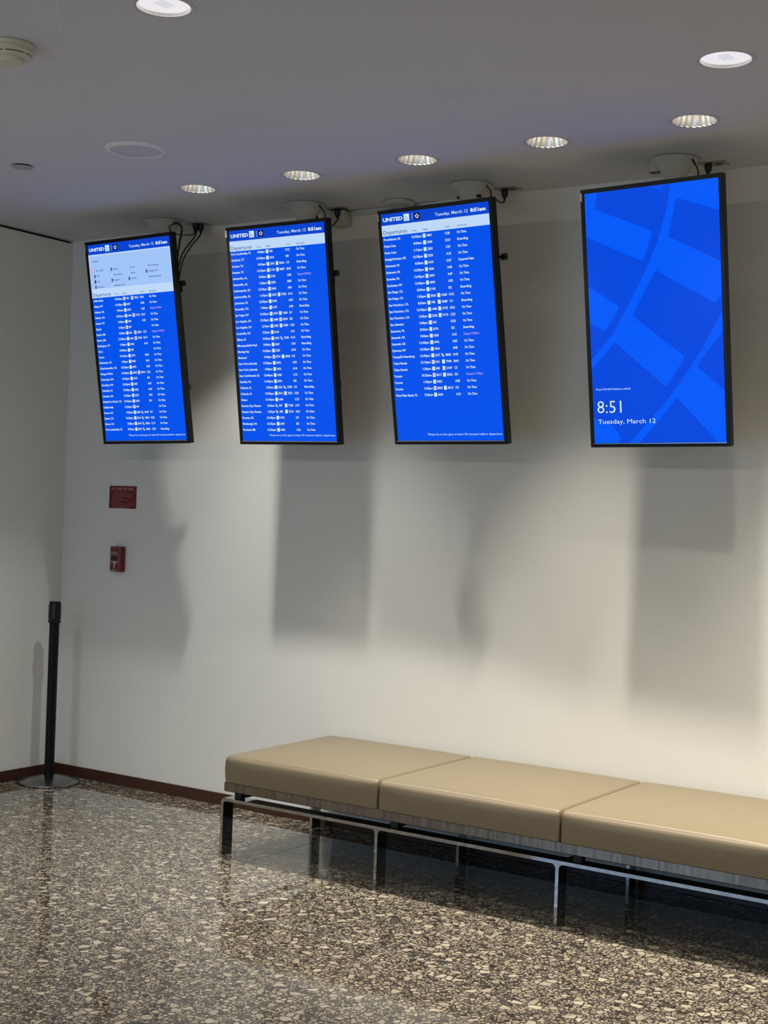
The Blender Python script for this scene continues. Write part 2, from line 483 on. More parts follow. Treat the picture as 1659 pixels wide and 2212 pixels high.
def tv_shell(i):
    t = thing('display_screen', TV_LAB[i], 'screen', group='portrait screens hung in a row')
    t.matrix_world = tv_matrix(*TVS[i])
    b = bmesh.new()
    o, n = (SW / 2 + BZ, SH / 2 + BZ), (SW / 2, SH / 2)
    box(b, -o[0], -n[0], -.004, BD, -o[1], o[1], .0015, 1); box(b, n[0], o[0], -.004, BD, -o[1], o[1], .0015, 1)
    box(b, -n[0], n[0], -.004, BD, n[1], o[1]); box(b, -n[0], n[0], -.004, BD, -o[1], -n[1])
    new_obj('bezel', b, M_bezel, t)
    b = bmesh.new(); box(b, -n[0], n[0], .003, BD - .002, -n[1], n[1]); box(b, -.26, .26, BD, BD + .022, -.48, .48, .006, 2); new_obj('back_cover', b, M_plast, t)
    b = bmesh.new(); box(b, -n[0] - .004, n[0] + .004, -.0055, -.0038, -n[1] - .0035, -n[1] - .0005)
    new_obj('chrome_edge', b, mat('edge_trim', (.5, .5, .52), .15, 1.0), t)['label'] = 'thin chrome strip under the picture'
    b = bmesh.new(); box(b, -o[0] - .003, -o[0] + .009, -.0075, .006, o[1] - .050, o[1] - .014, .002, 2)
    new_obj('sensor_tag', b, mat('silver_tag', (.40, .39, .36), .4, .2), t)['label'] = 'small silver sensor tag at the top left corner'
    return t


def cell(bmx, s, u0, u1, v, h=.0105, mi=5, bold=.022):
    text(s, U(u0), V(v), h, (u1 - u0) * SW, mi, bold=bold, z=.0012, sink=bmx)


def icon(bmx, u, v, mi=5):
    x0, x1, z0, z1 = U(u), U(u + .026), V(v + .0085), V(v - .0085)
    quad(bmx, x0, x1, z0, z1, -.0010, mi)
    if mi == 8:                               # dark disc with a pale swoosh
        quad(bmx, x0, x1, z0, z1, -.0014, 1)
        poly(bmx, [(x0, z1), (x0 + .004, z1), (x1 - .001, z0 + .003), (x1 - .004, z0), (x0 + .002, z0 + .004)], -.0018, 4)
    elif mi == 5:
        poly(bmx, [(x0 + .005, z1 - .002), (x0 + .011, z1 - .006), (x0 + .013, z0 + .003), (x0 + .010, z0 + .009), (x0 + .006, z0 + .014)], -.0014, 8)
    else:
        lx = (x0 + x1) / 2; lz = (z0 + z1) / 2
        quad(bmx, x0, x1, z0, z1, -.0012, 5)
        poly(bmx, [(lx + .005 * math.cos(a * PI / 4), lz + .006 * math.sin(a * PI / 4)) for a in range(8)], -.0014, mi)


CW = .0098                                     # width of one character as a share of screen width


def board(i, rows, v0, dv, band):
    b = bmesh.new()
    quad(b, -SW / 2, SW / 2, -SH / 2, SH / 2, 0, 0)
    quad(b, -SW / 2, SW / 2, V(.0495), SH / 2, -.0004, 1)
    quad(b, -SW / 2, SW / 2, V(band), V(.0495), -.0004, 2)
    if band > .2:
        quad(b, -SW / 2 + .006, SW / 2 - .006, V(.222), V(.056), -.0007, 3)
    text('UNITED', U(.018), V(.0255), .0165, .19 * SW, 5, bold=.035, z=.001, sink=b)
    # tail-square mark: pale square with curved blue lattice
    x0, x1, z0, z1 = U(.219), U(.271), V(.0395), V(.0095)
    quad(b, x0, x1, z0, z1, -.0008, 5)
    arc = [(x0 + .004 + .023 * math.sin(a * PI / 12), z0 + .002 + .026 * math.cos(a * PI / 12)) for a in range(7)]
    poly(b, [(x0 + .002, z0 + .002)] + arc, -.0012, 8)
    for k in (.35, .65):
        poly(b, [(x0 + .002 + .025 * k, z0 + .002), (x0 + .0035 + .025 * k, z0 + .002), (x0 + .006 + .012 * k, z0 + .026), (x0 + .0045 + .012 * k, z0 + .026)], -.0015, 4)
    quad(b, U(.2965), U(.3000), V(.038), V(.010), -.0008, 8)
    # star mark
    cx, cz = U(.3455), V(.0245)
    quad(b, cx - .0155, cx + .0155, cz - .0155, cz + .0155, -.0008, 7)
    for k in range(5):
        a0 = PI / 2 + k * 2 * PI / 5; a1 = a0 + 2 * PI / 5
        P = lambda r_, a: (cx + r_ * math.cos(a), cz + r_ * math.sin(a))
        poly(b, [P(.0122, a0), P(.0085, (a0 + a1) / 2), P(.0045, (a0 + a1) / 2), P(.0062, a0)], -.0012, 5 if k % 2 else 10)
        poly(b, [P(.0122, a1), P(.0062, a1), P(.0045, (a0 + a1) / 2), P(.0085, (a0 + a1) / 2)], -.0012, 5)
    text('Tuesday, March 12', U(.512), V(.028), .0140, .300 * SW, 4, bold=.012, z=.001, sink=b)
    text('8:51am', U(.834), V(.0275), .0150, .136 * SW, 5, bold=.04, z=.001, sink=b)
    hv = band - .0115
    text('Departures', U(.013), V(hv - .004), .0185, .228 * SW, 6, bold=.004, z=.001, sink=b)
    for s, a, c in (('Time', .289, .334), ('Flight', .388, .441), ('Gate', .601, .642), ('Remarks', .709, .791)):
        cell(b, s, a, c, hv, .0075, 6, .01)
    for k, (city, tm, ic, fn, ic2, fn2, gate, rem) in enumerate(rows):
        v = v0 + k * dv
        cell(b, city, .013, .013 + min(.245, .0112 * len(city)), v)
        cell(b, tm, .376 - .0135 * len(tm), .374, v)
        icon(b, .386, v, {'u': 5, 'w': 5, 'c': 8, 'r': 10}[ic]); cell(b, fn, .421, .421 + .0120 * len(fn), v)
        if ic2: icon(b, .483, v, {'w': 5, 'c': 8, 'r': 10, 'u': 5}[ic2]); cell(b, fn2, .520, .520 + .0128 * len(fn2), v)
        if gate: cell(b, gate, .592, .592 + .0145 * len(gate), v)
        late = rem.startswith('Depart') and rem[6] != 'e'
        cell(b, rem, .701, .701 + (.0106 if len(rem) > 8 else .0122) * len(rem), v, mi=9 if late else 5)
    text('Please be at the gate at least 30 minutes before departure.', U(.30), V(.972), .0095, .69 * SW, 4, bold=.008, z=.001, sink=b)
    return b


def rows(spec):
    out = []
    for ln in spec.strip().split('\n'):
        p = [q.strip() for q in ln.split('|')]
        fl = p[2].split(); f2 = p[3].split()
        out.append((p[0], p[1], fl[0], fl[1], f2[0] if f2 else None, f2[1] if f2 else None, p[4], p[5]))
    return out


R1 = rows('''Addis Ababa|10:30am|r 701|r 7501|E10|On Time
Albany, NY|12:35pm|u 6037||A5B|On Time
Atlanta, GA|9:05am|u 2376||C28|Depart 9:20am
Atlanta, GA|12:50pm|u 1466|r 7153|B10|On Time
Austin, TX|1:00pm|u 348||C23|On Time
Bogota|5:30pm|r 247|||On Time
Boston, MA|9:00am|u 466|r 2803|C27|Depart 10:05am
Boston, MA|12:20pm|u 1466|r 7700|B19|On Time
Burlington, VT|1:30pm|u 4036||A1G|On Time
Cairo|10:00am|u 987|||On Time
Cancun|10:10am|u 1074||B43|On Time
Charleston, SC|1:00pm|u 3487||A5A|On Time
Charlottesville, VA|12:50pm|u 6075||A6B|On Time
Chicago-O'Hare|12:00pm|u 2058|r 2901|C23|On Time
Cincinnati, OH|12:25pm|u 3410||B4|On Time
Cleveland, OH|12:25pm|u 4057||A1E|On Time
Columbia, SC|12:30pm|u 6208||A4E|On Time
Columbus, OH|12:50pm|u 3271||A5A|On Time
Dallas/Fort Worth, TX|12:35pm|u 3550||B4|On Time
Delhi-India|12:30pm|r 104|||On Time
Denver, CO|8:50am|u 2406|c 2695|E7|On Time
Denver, CO|12:30pm|u 2014|c 9861|D22|On Time
Denver, CO|5:00pm|u 2041|c 9821|C19|On Time
Fort Lauderdale, FL|8:50am|u 1875|c 2862|C28|Boarding''')
R2 = rows('''Fort Lauderdale, FL|5:00pm|u 702||D12|On Time
Hartford, CT|12:30pm|u 6216||B8|On Time
Houston, TX|8:50am|u 2302|w 8046|C5|Boarding
Houston, TX|12:30pm|u 1193|w 8687|B3G|On Time
Huntsville, AL|8:20am|u 6102||A6B|Depart 8:50am
Huntsville, AL|1:20pm|u 6206||B5F|On Time
Indianapolis, IN|12:30pm|u 3463||A5A|On Time
Jacksonville, FL|1:10pm|u 3239|w 7933|D16|On Time
Johnstown, PA|12:35pm|u 5045||A2E|On Time
Knoxville, TN|1:00pm|u 6107||A4B|Boarding
Las Vegas, NV|12:45pm|u 1294|w 7368|D7|On Time
Los Angeles, CA|12:20pm|u 2488|r 8376|E5|On Time
Los Angeles, CA|2:10pm|u 2855|w 5280|C23|On Time
Louisville, KY|9:25am|u 6138||A1A|On Time
Miami, FL|8:20am|u 2075|c 2780|D10|Boarding
Minneapolis/St Paul|9:00am|u 6067||A7D|Boarding
Montego Bay|12:20pm|u 2229||B10|On Time
Montreal|3:40pm|r 8774|u 8508|D5|On Time
New York LaGuardia|12:00pm|u 3542||A6E|On Time
New York LaGuardia|2:00pm|u 4325||A1B|On Time
New York/Newark, NJ|12:40pm|u 4308||C16|On Time
Norfolk, VA|12:30pm|u 6370||B8|On Time
Orlando, FL|9:00am|u 1225|c 2782|C5|Boarding
Orlando, FL|12:55pm|u 2014|w 7552|C25|On Time
Ottawa|12:10pm|u 6404||C21|On Time
Panama City, Panama|8:20am|c 307|u 7185|A19|On Time
Panama City, Panama|4:25pm|c 488|u 7216|A22|On Time
Phoenix, AZ|12:40pm|u 1741||D3|On Time
Pittsburgh, PA|12:35pm|u 6307||E3|On Time
Portland, ME|12:35pm|u 4402||C2A|On Time''')
R3 = rows('''Providence, RI|12:35pm|u 4401||C28|On Time
Punta Cana|8:50am|u 1568||D21|Boarding
Punta Cana|1:15pm|u 2201||C27|On Time
Raleigh/Durham, NC|12:30pm|u 3535||A1E|On Time
Richmond, VA|8:30am|u 6104||D27|Departed Gate
Richmond, VA|12:50pm|u 4246||A4B|On Time
Roanoke, VA|12:45pm|u 4291||A4F|On Time
Rochester, NY|12:45pm|u 4840||A3E|On Time
San Diego, CA|8:50am|u 1743||E2|Boarding
San Diego, CA|1:05pm|u 3026|w 1368|D21|On Time
San Francisco, CA|8:50am|u 798|w 8288|C4|Boarding
San Francisco, CA|12:30pm|u 1488|w 9175|D24|On Time
San Francisco, CA|2:30pm|u 2228|w 9176|C25|On Time
San Salvador|4:40pm|w 563||D23|On Time
Sarasota, FL|8:50am|u 3374||E2|Boarding
Savannah, GA|9:00am|u 6020||A1E|Depart 9:30am
Savannah, GA|12:40pm|u 6076||A2E|On Time
Syracuse, NY|12:20pm|u 4046||A4B|On Time
Tampa/St Petersburg|12:45pm|u 2277|c 8850|D18|On Time
Tokyo-Haneda|12:10pm|r 101|u 7940|B41|On Time
Tokyo-Haneda|1:20pm|u 803|r 3109|C3|On Time
Toronto|10:25am|r 8017|u 8562|D5|Depart 11:30am
Toronto|1:20pm|u 3023||A28|On Time
Toronto|2:45pm|r 8020|u 8515|D5|On Time
West Palm Beach, FL|9:25am|u 6364||A1G|On Time''')

tvs = [tv_shell(i) for i in range(4)]
bb = [board(0, R1, .2815, .0287, .267), board(1, R2, .1095, .02885, .0970), board(2, R3, .1105, .0286, .0955)]
# airline key on the first screen
b0 = bb[0]
cell(b0, 'Airlines', .045, .125, .083, .0085, 6)
KEY = [(.052, [('Air Canada', .175, 10), ('ANA', .12, 6), ('Copa', .12, 7), ('Lufthansa', .165, 6)], 0),
       (.265, [('Avianca', .36, 6), ('Azul Airlines', .405, 8), ('Brussels', .365, 6), ('Ethiopian Air', .42, 8)], 0),
       (.475, [('EVA Air', .565, 8), ('Swiss', .56, 8), ('Austrian', .575, 6)], 0),
       (.69, [('Silver Airways', .85, 8), ('Turkish Air', .83, 6), ('United Express', .87, 8)], 0)]
for u0, items, _ in KEY:
    for k, (s, u1, mi) in enumerate(items):
        v = .131 + .0272 * k
        quad(b0, U(u0), U(u0 + .018), V(v + .008), V(v - .008), -.0012, mi)
        cell(b0, s, u0 + .027, u1, v, .0075, 6)
# wallpaper screen
WP = {'D1': [(0.1019, 0), (0.6554, 0), (0.6174, 0.1023), (0.5359, 0.2268), (0.4332, 0.3357), (0.2954, 0.4617), (0.1674, 0.5683), (0.0, 0.66), (0.0, 0.511), (0.1083, 0.548), (0.1274, 0.5436), (0.2322, 0.4648), (0.2257, 0.4507), (0.0, 0.365), (0.0, 0.169), (0.421, 0.2839), (0.4373, 0.2787), (0.5076, 0.182), (0.5002, 0.1681), (0.0747, 0.0644)],
      'D2': [(0.6927, 0.0563), (1.0, 0.1201), (1.0, 0.3115), (0.6263, 0.1993)],
      'D3': [(0.5238, 0.3235), (0.9397, 0.4645), (0.9599, 0.461), (1.0, 0.4362), (1.0, 0.4959), (0.8806, 0.6063), (0.7519, 0.7105), (0.5998, 0.8164), (0.4346, 0.9106), (0.2748, 1.0), (0.1915, 1.0), (0.2077, 0.9757), (0.1507, 0.9273), (0.0, 0.8974), (0.0, 0.699), (0.1928, 0.5942), (0.5657, 0.7785), (0.5818, 0.7733), (0.7154, 0.6717), (0.709, 0.6596), (0.3413, 0.4964), (0.3419, 0.4882)],
      'D5': [(1.0, 0.5727), (1.0, 0.8016), (0.9748, 0.7878), (0.8084, 0.7064), (0.8196, 0.6905)],
      'D6': [(0.6408, 0.8269), (0.6563, 0.8282), (0.9419, 1.0), (0.3529, 1.0), (0.509, 0.9114)],
      'L1': [(0.4994, 0.0), (0.5986, 0.0), (0.5966, 0.0288)]}
b4 = bmesh.new(); quad(b4, -SW / 2, SW / 2, -SH / 2, SH / 2, 0, 0)
for k, p in WP.items(): poly(b4, [(U(u), V(v)) for u, v in p], -.0008 if k == 'L1' else -.0004, 2 if k == 'L1' else 1)
text('Press Ctrl+Alt+Delete to unlock.', U(.0287), V(.781), .0085, .275 * SW, 4, bold=.01, z=.0012, sink=b4)
text('8:51', U(.034), V(.853), .0530, .190 * SW, 3, bold=-.006, z=.0012, sink=b4)
text('Tuesday, March 12', U(.036), V(.912), .0190, .448 * SW, 3, bold=.0, z=.0012, sink=b4)
flush_text()
for t, b in zip(tvs[:3], bb): new_obj('picture', b, SM, t)
new_obj('picture', b4, [S_l, S_d, S_l2, S_white, S_text], tvs[3])

# ------------------------------------------------------------------ mounts
MNT = [(.95, -.225), (1.950, -.225), (2.950, -.235), (3.996, -.268)]
MLAB = ['beige cone canopy ceiling mount holding the leftmost screen', 'beige cone canopy ceiling mount holding the second screen',
        'beige cone canopy ceiling mount holding the third screen', 'beige cone canopy ceiling mount with a side tab holding the wallpaper screen']
KNOB = [(.305, .053, .290), (.300, .058, .290), (.305, .074, .292), None]
for i, (x, y) in enumerate(MNT):
    t = thing('ceiling_mount', MLAB[i], 'screen mount', (x, y, H), 'ceiling mounts of the screens')
    b = bmesh.new(); lathe(b, [(.090, 0), (.104, -.002), (.107, -.007), (.103, -.012), (.092, -.016), (.074, -.038), (.058, -.062), (.044, -.085), (.034, -.105), (.030, -.125), (0, -.125)], 56); fix(b)
    cp = new_obj('canopy', b, M_canopy, t, True)
    b = bmesh.new(); cyl(b, (0, 0, -.10), (0, 0, -.58), .021, 24); new_obj('pole', b, M_plast, t, True)
    mw = tv_matrix(*TVS[i]); inv = Matrix.Translation((-x, -y, -H)) @ mw
    b = bmesh.new(); box(b, -.16, .16, BD + .023, BD + .034, -.16, .16, .003, 1)
    box(b, -.29, .29, BD + .034, BD + .050, .245, .275); box(b, -.29, .29, BD + .034, BD + .050, -.275, -.245)
    box(b, -.13, -.10, BD + .034, BD + .045, -.27, .27); box(b, .10, .13, BD + .034, BD + .045, -.27, .27)
    b.transform(inv); new_obj('bracket', b, M_plast, t)
    b = bmesh.new(); pc = inv @ Vector((0, BD + .034, .10)); cyl(b, (0, 0, pc.z - .03), (pc.x, pc.y, pc.z), .026, 20); cyl(b, (0, 0, pc.z - .10), (0, 0, pc.z + .04), .032, 20)
    new_obj('tilt_head', b, M_plast, t, True)
    if KNOB[i]:
        b = bmesh.new(); kx, ky, kz = KNOB[i]
        cyl(b, (kx - .05, ky, kz), (kx + .012, ky, kz), .006, 12); cyl(b, (kx + .006, ky, kz), (kx + .028, ky, kz), .0155, 20)
        b.transform(inv); new_obj('knob', b, M_plast, t, True)
    slots = {0: [], 1: [(35, .064)], 2: [(-150, .062), (-20, .062)], 3: []}[i]
    for ang, zz in slots:
        b = bmesh.new(); a = math.radians(ang); r_ = .062
        box(b, r_ - .010, r_ + .004, -.012, .012, -zz - .006, -zz + .004)
        bmesh.ops.rotate(b, verts=b.verts, cent=(0, 0, 0), matrix=Matrix.Rotation(a, 3, 'Z')); new_obj('slot', b, M_black, cp)
    if i == 3:
        b = bmesh.new(); box(b, -.105, -.058, -.035, .0, -.056, -.052); new_obj('side_tab', b, mat('tab_grey', (.12, .12, .10), .5), t)

# ------------------------------------------------------------------ outlet plates and cords
PL = [(1.085, -.083), (2.043, -.081), (3.073, -.095), (4.119, -.128)]
PLAB = ['steel outlet plate in the ceiling right of the leftmost mount, with two black plugs', 'dark outlet plate in the ceiling above the white junction box',
        'steel outlet plate in the ceiling right of the third mount', 'steel outlet plate in the ceiling above the right corner of the wallpaper screen']
for i, (x, y) in enumerate(PL):
    t = thing('outlet_plate', PLAB[i], 'outlet', (x, y, H), 'ceiling outlet plates')
    b = bmesh.new(); box(b, -.060, .060, -.037, .037, -.004, 0, .0015, 1); new_obj('face_plate', b, M_plate, t)
    for sx in (-.024, .024):
        b = bmesh.new(); cyl(b, (sx, 0, -.0038), (sx, 0, -.0052), .017, 20); new_obj('socket', b, mat('socket_brown', (.05, .045, .04), .5), t, True)


def on_tv(i, p): return tv_matrix(*TVS[i]) @ Vector(p)


def cord(label, plug, pts, r=.0042, tall=.046):
    t = thing('power_cord', label, 'cord', tuple(plug), 'black cords of the screens')
    p = Vector(plug)
    b = bmesh.new(); lathe(b, [(0, 0), (.015, 0), (.0165, -.010), (.015, -tall * .6), (.008, -tall * .85), (.006, -tall), (0, -tall)], 20); fix(b)
    new_obj('plug', b, M_plast, t, True)
    b = bmesh.new(); tube(b, [Vector((0, 0, -tall + .004))] + [Vector(q) - p for q in pts], r, 10); fix(b); new_obj('cable', b, M_plast, t, True)
    return t


zz = H - .005
cord('black cord from the left plug of the outlet beside the leftmost mount', (1.066, -.083, zz),
     [(1.095, -.115, 3.187), (1.116, -.170, 3.143), (1.149, -.250, 3.087), (1.199, -.340, 3.022), (1.245, -.410, 2.949), (1.259, -.440, 2.879)])
cord('black cord from the right plug of the outlet beside the leftmost mount', (1.104, -.083, zz),
     [(1.122, -.105, 3.190), (1.126, -.130, 3.163), (1.147, -.190, 3.122), (1.176, -.260, 3.069), (1.220, -.345, 3.006), (1.263, -.413, 2.937), (1.277, -.440, 2.873)])
cord('thin black cord running sideways from that outlet to the leftmost screen top corner', (1.085, -.112, zz),
     [(1.087, -.125, 3.190), (1.111, -.220, 3.166), (1.173, -.340, 3.142), (1.240, -.450, 3.119)], .003, .03)


def data_cable(label, pts, r=.0042):
    b_ = bmesh.new(); tube(b_, pts, r, 10); fix(b_)
    return tag(new_obj('data_cable', b_, M_plast, None, True), label, 'cord', 'black cords of the screens')


data_cable('thick black cable dropping from the leftmost canopy rim behind the screen edge',
           [(1.040, -.225, 3.243), (1.067, -.220, 3.228), (1.126, -.265, 3.188), (1.187, -.345, 3.103), (1.225, -.395, 3.041), (1.246, -.425, 2.980), (1.250, -.440, 2.882)], .0055)
data_cable('black cable looping from the leftmost canopy onto the top corner of its screen',
           [(1.040, -.245, 3.240), (1.069, -.250, 3.226), (1.128, -.345, 3.199), (1.185, -.430, 3.164), (1.222, -.462, 3.142), (1.227, -.468, 3.12)])
cord('black cord hanging in a curve from the outlet beside the junction box', (2.049, -.081, zz), [(2.060, -.090, 3.198), (2.073, -.120, 3.179), (2.119, -.200, 3.145), (2.212, -.360, 3.092), (2.254, -.430, 3.066)])
cord('black cord dipping from the outlet right of the third mount to its screen', (3.060, -.100, zz), [(3.062, -.104, 3.203), (3.069, -.120, 3.189), (3.079, -.160, 3.174), (3.108, -.240, 3.159), (3.156, -.360, 3.142), (3.198, -.455, 3.123)])
cord('black plug and cord hanging from the outlet behind the wallpaper screen', (4.104, -.150, zz), [(4.100, -.155, 3.19), (4.130, -.20, 3.12), (4.19, -.35, 3.06), (4.20, -.43, 3.0)])
data_cable('short black cable from the second canopy rim to the top of the second screen', [(2.045, -.24, 3.240), (2.099, -.280, 3.204), (2.189, -.380, 3.155), (2.240, -.450, 3.120), (2.246, -.455, 3.105)])
data_cable('short black cable from the third canopy rim to the top of the third screen', [(3.045, -.25, 3.240), (3.078, -.290, 3.214), (3.141, -.380, 3.178), (3.190, -.462, 3.132), (3.194, -.470, 3.117)])
data_cable('short black cable between the right canopy and the wallpaper screen top', [(4.085, -.29, 3.240), (4.106, -.310, 3.211), (4.144, -.380, 3.175), (4.184, -.470, 3.126), (4.186, -.478, 3.112)])

# ------------------------------------------------------------------ signs on the wall
t = thing('fire_sign', 'dark red instruction sign headed IN CASE OF FIRE on the wall', 'sign', (.494, 0, 1.700))
b = bmesh.new(); box(b, -.1085, .1085, -.005, 0, -.0665, .0665, .001, 1); new_obj('panel', b, M_red, t)
b = bmesh.new()
text('IN CASE OF FIRE', -.090, .048, .016, .180, 0, bold=.03, z=.0056, sink=b)
LN = [(-.080, .120, '1. Sound the nearest alarm'), (-.080, .165, '2. Leave the building by the exit stairs'), (-.080, .160, '3. Do not use the elevators at any time'),
      (-.080, .080, '4. Walk, do not run'), (-.080, .135, '5. Close doors behind you as you go'), (-.080, .065, '6. Stay outside'),
      (-.095, .185, 'Do not return until told that it is safe to'), (-.080, .150, 'Report to your assembly point and wait'), (-.065, .130, 'IN AN EMERGENCY CALL 911')]
for k, (x0, w_, s) in enumerate(LN): text(s, x0, .028 - k * .0112, .0055, w_, 0, bold=.02, z=.0056, sink=b)
PSB = bmesh.new()
text('FIRE', -.032, .037, .013, .052, 0, bold=.05, z=.0415, sink=PSB); text('PULL', -.026, -.062, .008, .036, 0, bold=.04, z=.0415, sink=PSB)
text('PULL DOWN', -.032, -.027, .005, .062, 0, bold=.03, z=.0415, sink=PSB)
flush_text()
new_obj('lettering', b, M_redt, t)['label'] = 'pale pink lettering'
t = thing('fire_alarm_pull_station', 'red wall-mounted fire alarm pull station with a white T handle', 'fire alarm', (.487, 0, 1.333))
b = bmesh.new(); box(b, -.045, .045, -.040, 0, -.074, .074, .005, 3); new_obj('housing', b, M_red, t, True)
for x0, x1, z0, z1 in ((-.040, .036, .066, .0685), (.0335, .036, -.069, .066), (-.040, -.0375, -.069, .066), (-.040, .036, -.0705, -.068),
                       (-.036, .028, .022, .0255), (.026, .0285, -.012, .022), (-.036, -.0335, -.012, .022), (-.036, .030, -.016, -.012)):
    quad(PSB, x0, x1, z0, z1, -.0413)
new_obj('lettering', PSB, M_redt, t)['label'] = 'pale outline and FIRE lettering'
b = bmesh.new(); box(b, -.033, .0255, -.0412, -.038, -.011, .0215); new_obj('recess', b, mat('dark_red_window', (.06, .003, .007), .45), t)
b = bmesh.new(); box(b, -.028, .022, -.046, -.040, -.0195, -.0135, .001, 1); box(b, -.006, .002, -.046, -.040, -.050, -.018, .001, 1); new_obj('handle', b, mat('white_handle', (.62, .5, .5), .4), t)['label'] = 'white T-shaped handle'
b = bmesh.new(); cyl(b, (-.005, -.040, .057), (-.005, -.0425, .057), .0035, 14); new_obj('screw', b, M_redt, t, True)

# ------------------------------------------------------------------ stanchion
t = thing('stanchion_post', 'black queue barrier post on a round steel base in the corner', 'barrier post', (.203, -.234, 0))
b = bmesh.new(); lathe(b, [(0, 0), (.180, 0), (.184, .006), (.182, .012), (.165, .018), (.11, .030), (.06, .038), (.034, .041), (0, .041)], 72); fix(b)
new_obj('base', b, M_steel, t, True)['label'] = 'domed brushed steel base'
b = bmesh.new(); cyl(b, (0, 0, .038), (0, 0, .965), .0285, 40); new_obj('pole', b, mat('satin_black_paint', (.004, .004, .0045), .4, spec=.2), t, True)
b = bmesh.new(); lathe(b, [(0, .945), (.036, .945), (.038, .950), (.038, .955), (.034, .960), (.034, 1.062), (.032, 1.070), (0, 1.072)], 40); fix(b)
hd = new_obj('head', b, mat('stanchion_head', (.005, .005, .006), .35, spec=.25), t, True)
b = bmesh.new()
for k in range(4):
    a = YAW - PI / 2 + k * PI / 2
    n0 = len(b.verts); box(b, .031, .0355, -.010, .010, .968, 1.050, .001, 1); b.verts.ensure_lookup_table()
    bmesh.ops.rotate(b, verts=b.verts[n0:], cent=(0, 0, 0), matrix=Matrix.Rotation(a, 3, 'Z'))
new_obj('belt_clip', b, M_plast, hd)
b = bmesh.new(); dirc = (Vector((CAM.x - .203, CAM.y + .234, 0))).normalized(); p = dirc * .0335
cyl(b, (p.x, p.y, 1.054), (p.x + dirc.x * .003, p.y + dirc.y * .003, 1.054), .0035, 12); new_obj('screw', b, M_chrome, hd, True)

# ------------------------------------------------------------------ bench
BX, BY, BP, BDp = 2.048, -.846, .8926, .800
T_, WD = .015, .075
ZR, ZB, ZC, ZT = .2709, .3112, .353, .4815
t = thing('bench', 'long beige upholstered bench on a polished chrome flat-bar frame against the wall', 'bench', (BX, BY, 0))
NS = 5


def leg_profile(b, x, y0, y1):
    """flat-bar upright with small fillets where it meets the rail"""
    r_ = .020; zt = ZR - T_
    fil = lambda sg: [(x + sg * (T_ / 2 + r_ * (1 - math.cos(a))), zt - r_ * (1 - math.sin(a))) for a in [k * PI / 12 for k in range(7)]]
    out = [(x - T_ / 2, 0)] + fil(-1) + fil(1)[::-1] + [(x + T_ / 2, 0)]
    f0 = [b.verts.new((px, y0, pz)) for px, pz in out]; f1 = [b.verts.new((px, y1, pz)) for px, pz in out]
    n = len(out)
    for k in range(n): b.faces.new((f0[k], f0[(k + 1) % n], f1[(k + 1) % n], f1[k]))
    b.faces.new(f0); b.faces.new(f1[::-1]); fix(b)


for y0 in (0, BDp - WD):
    # rail with rounded outer ends
    b = bmesh.new(); xa, xb = -T_ / 2, NS * BP + T_ / 2; rr = .022
    prof = [(xa, ZR - T_ - rr + .006)] + [(xa + rr * (1 - math.cos(a)), ZR - rr + rr * math.sin(a)) for a in [k * PI / 12 for k in range(7)]]
    prof += [(xb - rr * (1 - math.cos(a)), ZR - rr + rr * math.sin(a)) for a in [k * PI / 12 for k in range(6, -1, -1)]] + [(xb, ZR - T_ - rr + .006)]
    ri = rr - T_ + .004
    inn = [(xb - T_, ZR - T_ - rr + .006)] + [(xb - T_ - ri * (1 - math.cos(a)), ZR - T_ - ri + ri * math.sin(a)) for a in [k * PI / 12 for k in range(7)]]
    inn += [(xa + T_ + ri * (1 - math.cos(a)), ZR - T_ - ri + ri * math.sin(a)) for a in [k * PI / 12 for k in range(6, -1, -1)]] + [(xa + T_, ZR - T_ - rr + .006)]
    pr = prof + inn; n = len(pr)
    f0 = [b.verts.new((px, y0, pz)) for px, pz in pr]; f1 = [b.verts.new((px, y0 + WD, pz)) for px, pz in pr]
    for k in range(n): b.faces.new((f0[k], f0[(k + 1) % n], f1[(k + 1) % n], f1[k]))
    fa = b.faces.new(f0); fb = b.faces.new(f1[::-1]); bmesh.ops.triangulate(b, faces=[fa, fb]); fix(b)
    new_obj('rail', b, M_chrome, t)
    for i in range(NS + 1):
        b = bmesh.new(); x = i * BP
        if i in (0, NS): box(b, x - T_ / 2, x + T_ / 2, y0, y0 + WD, 0, ZR - T_ - rr + .006)
        else: leg_profile(b, x, y0, y0 + WD)
        new_obj('leg', b, M_chrome, t)
# cross bars and spacer blocks carrying the seat
for i in range(NS + 1):
    x = i * BP
    x += .028 if i == 0 else (-.028 if i == NS else .03)
    b = bmesh.new(); box(b, x - .02, x + .02, WD + .001, BDp - WD - .001, ZR - .014, ZR - .001); new_obj('cross_bar', b, M_under, t)
    for y0 in (.02, BDp - .055):
        b = bmesh.new(); box(b, x + .03, x + .07, y0, y0 + .035, ZR, ZB + .001, .002, 1) if i < NS else box(b, x - .07, x - .03, y0, y0 + .035, ZR, ZB + .001, .002, 1)
        new_obj('spacer', b, M_under, t)
xc0, xc1 = .026, NS * BP + .0166
yc0, yc1 = -.026, BDp + .028
b = bmesh.new(); box(b, xc0 + .002, xc1 - .002, yc0 + .002, yc1 - .002, ZB, ZC, .002, 1); new_obj('metal_skirt', b, M_strip, t)['label'] = 'metal band under the cushions, floor reflections painted as streaks'
b = bmesh.new(); box(b, xc0 + .006, xc1 - .006, yc0 + .006, yc1 - .006, ZB - .002, ZB); new_obj('underside', b, M_under, t)
js = [xc0] + [k * BP + .0166 for k in range(1, NS)] + [xc1]


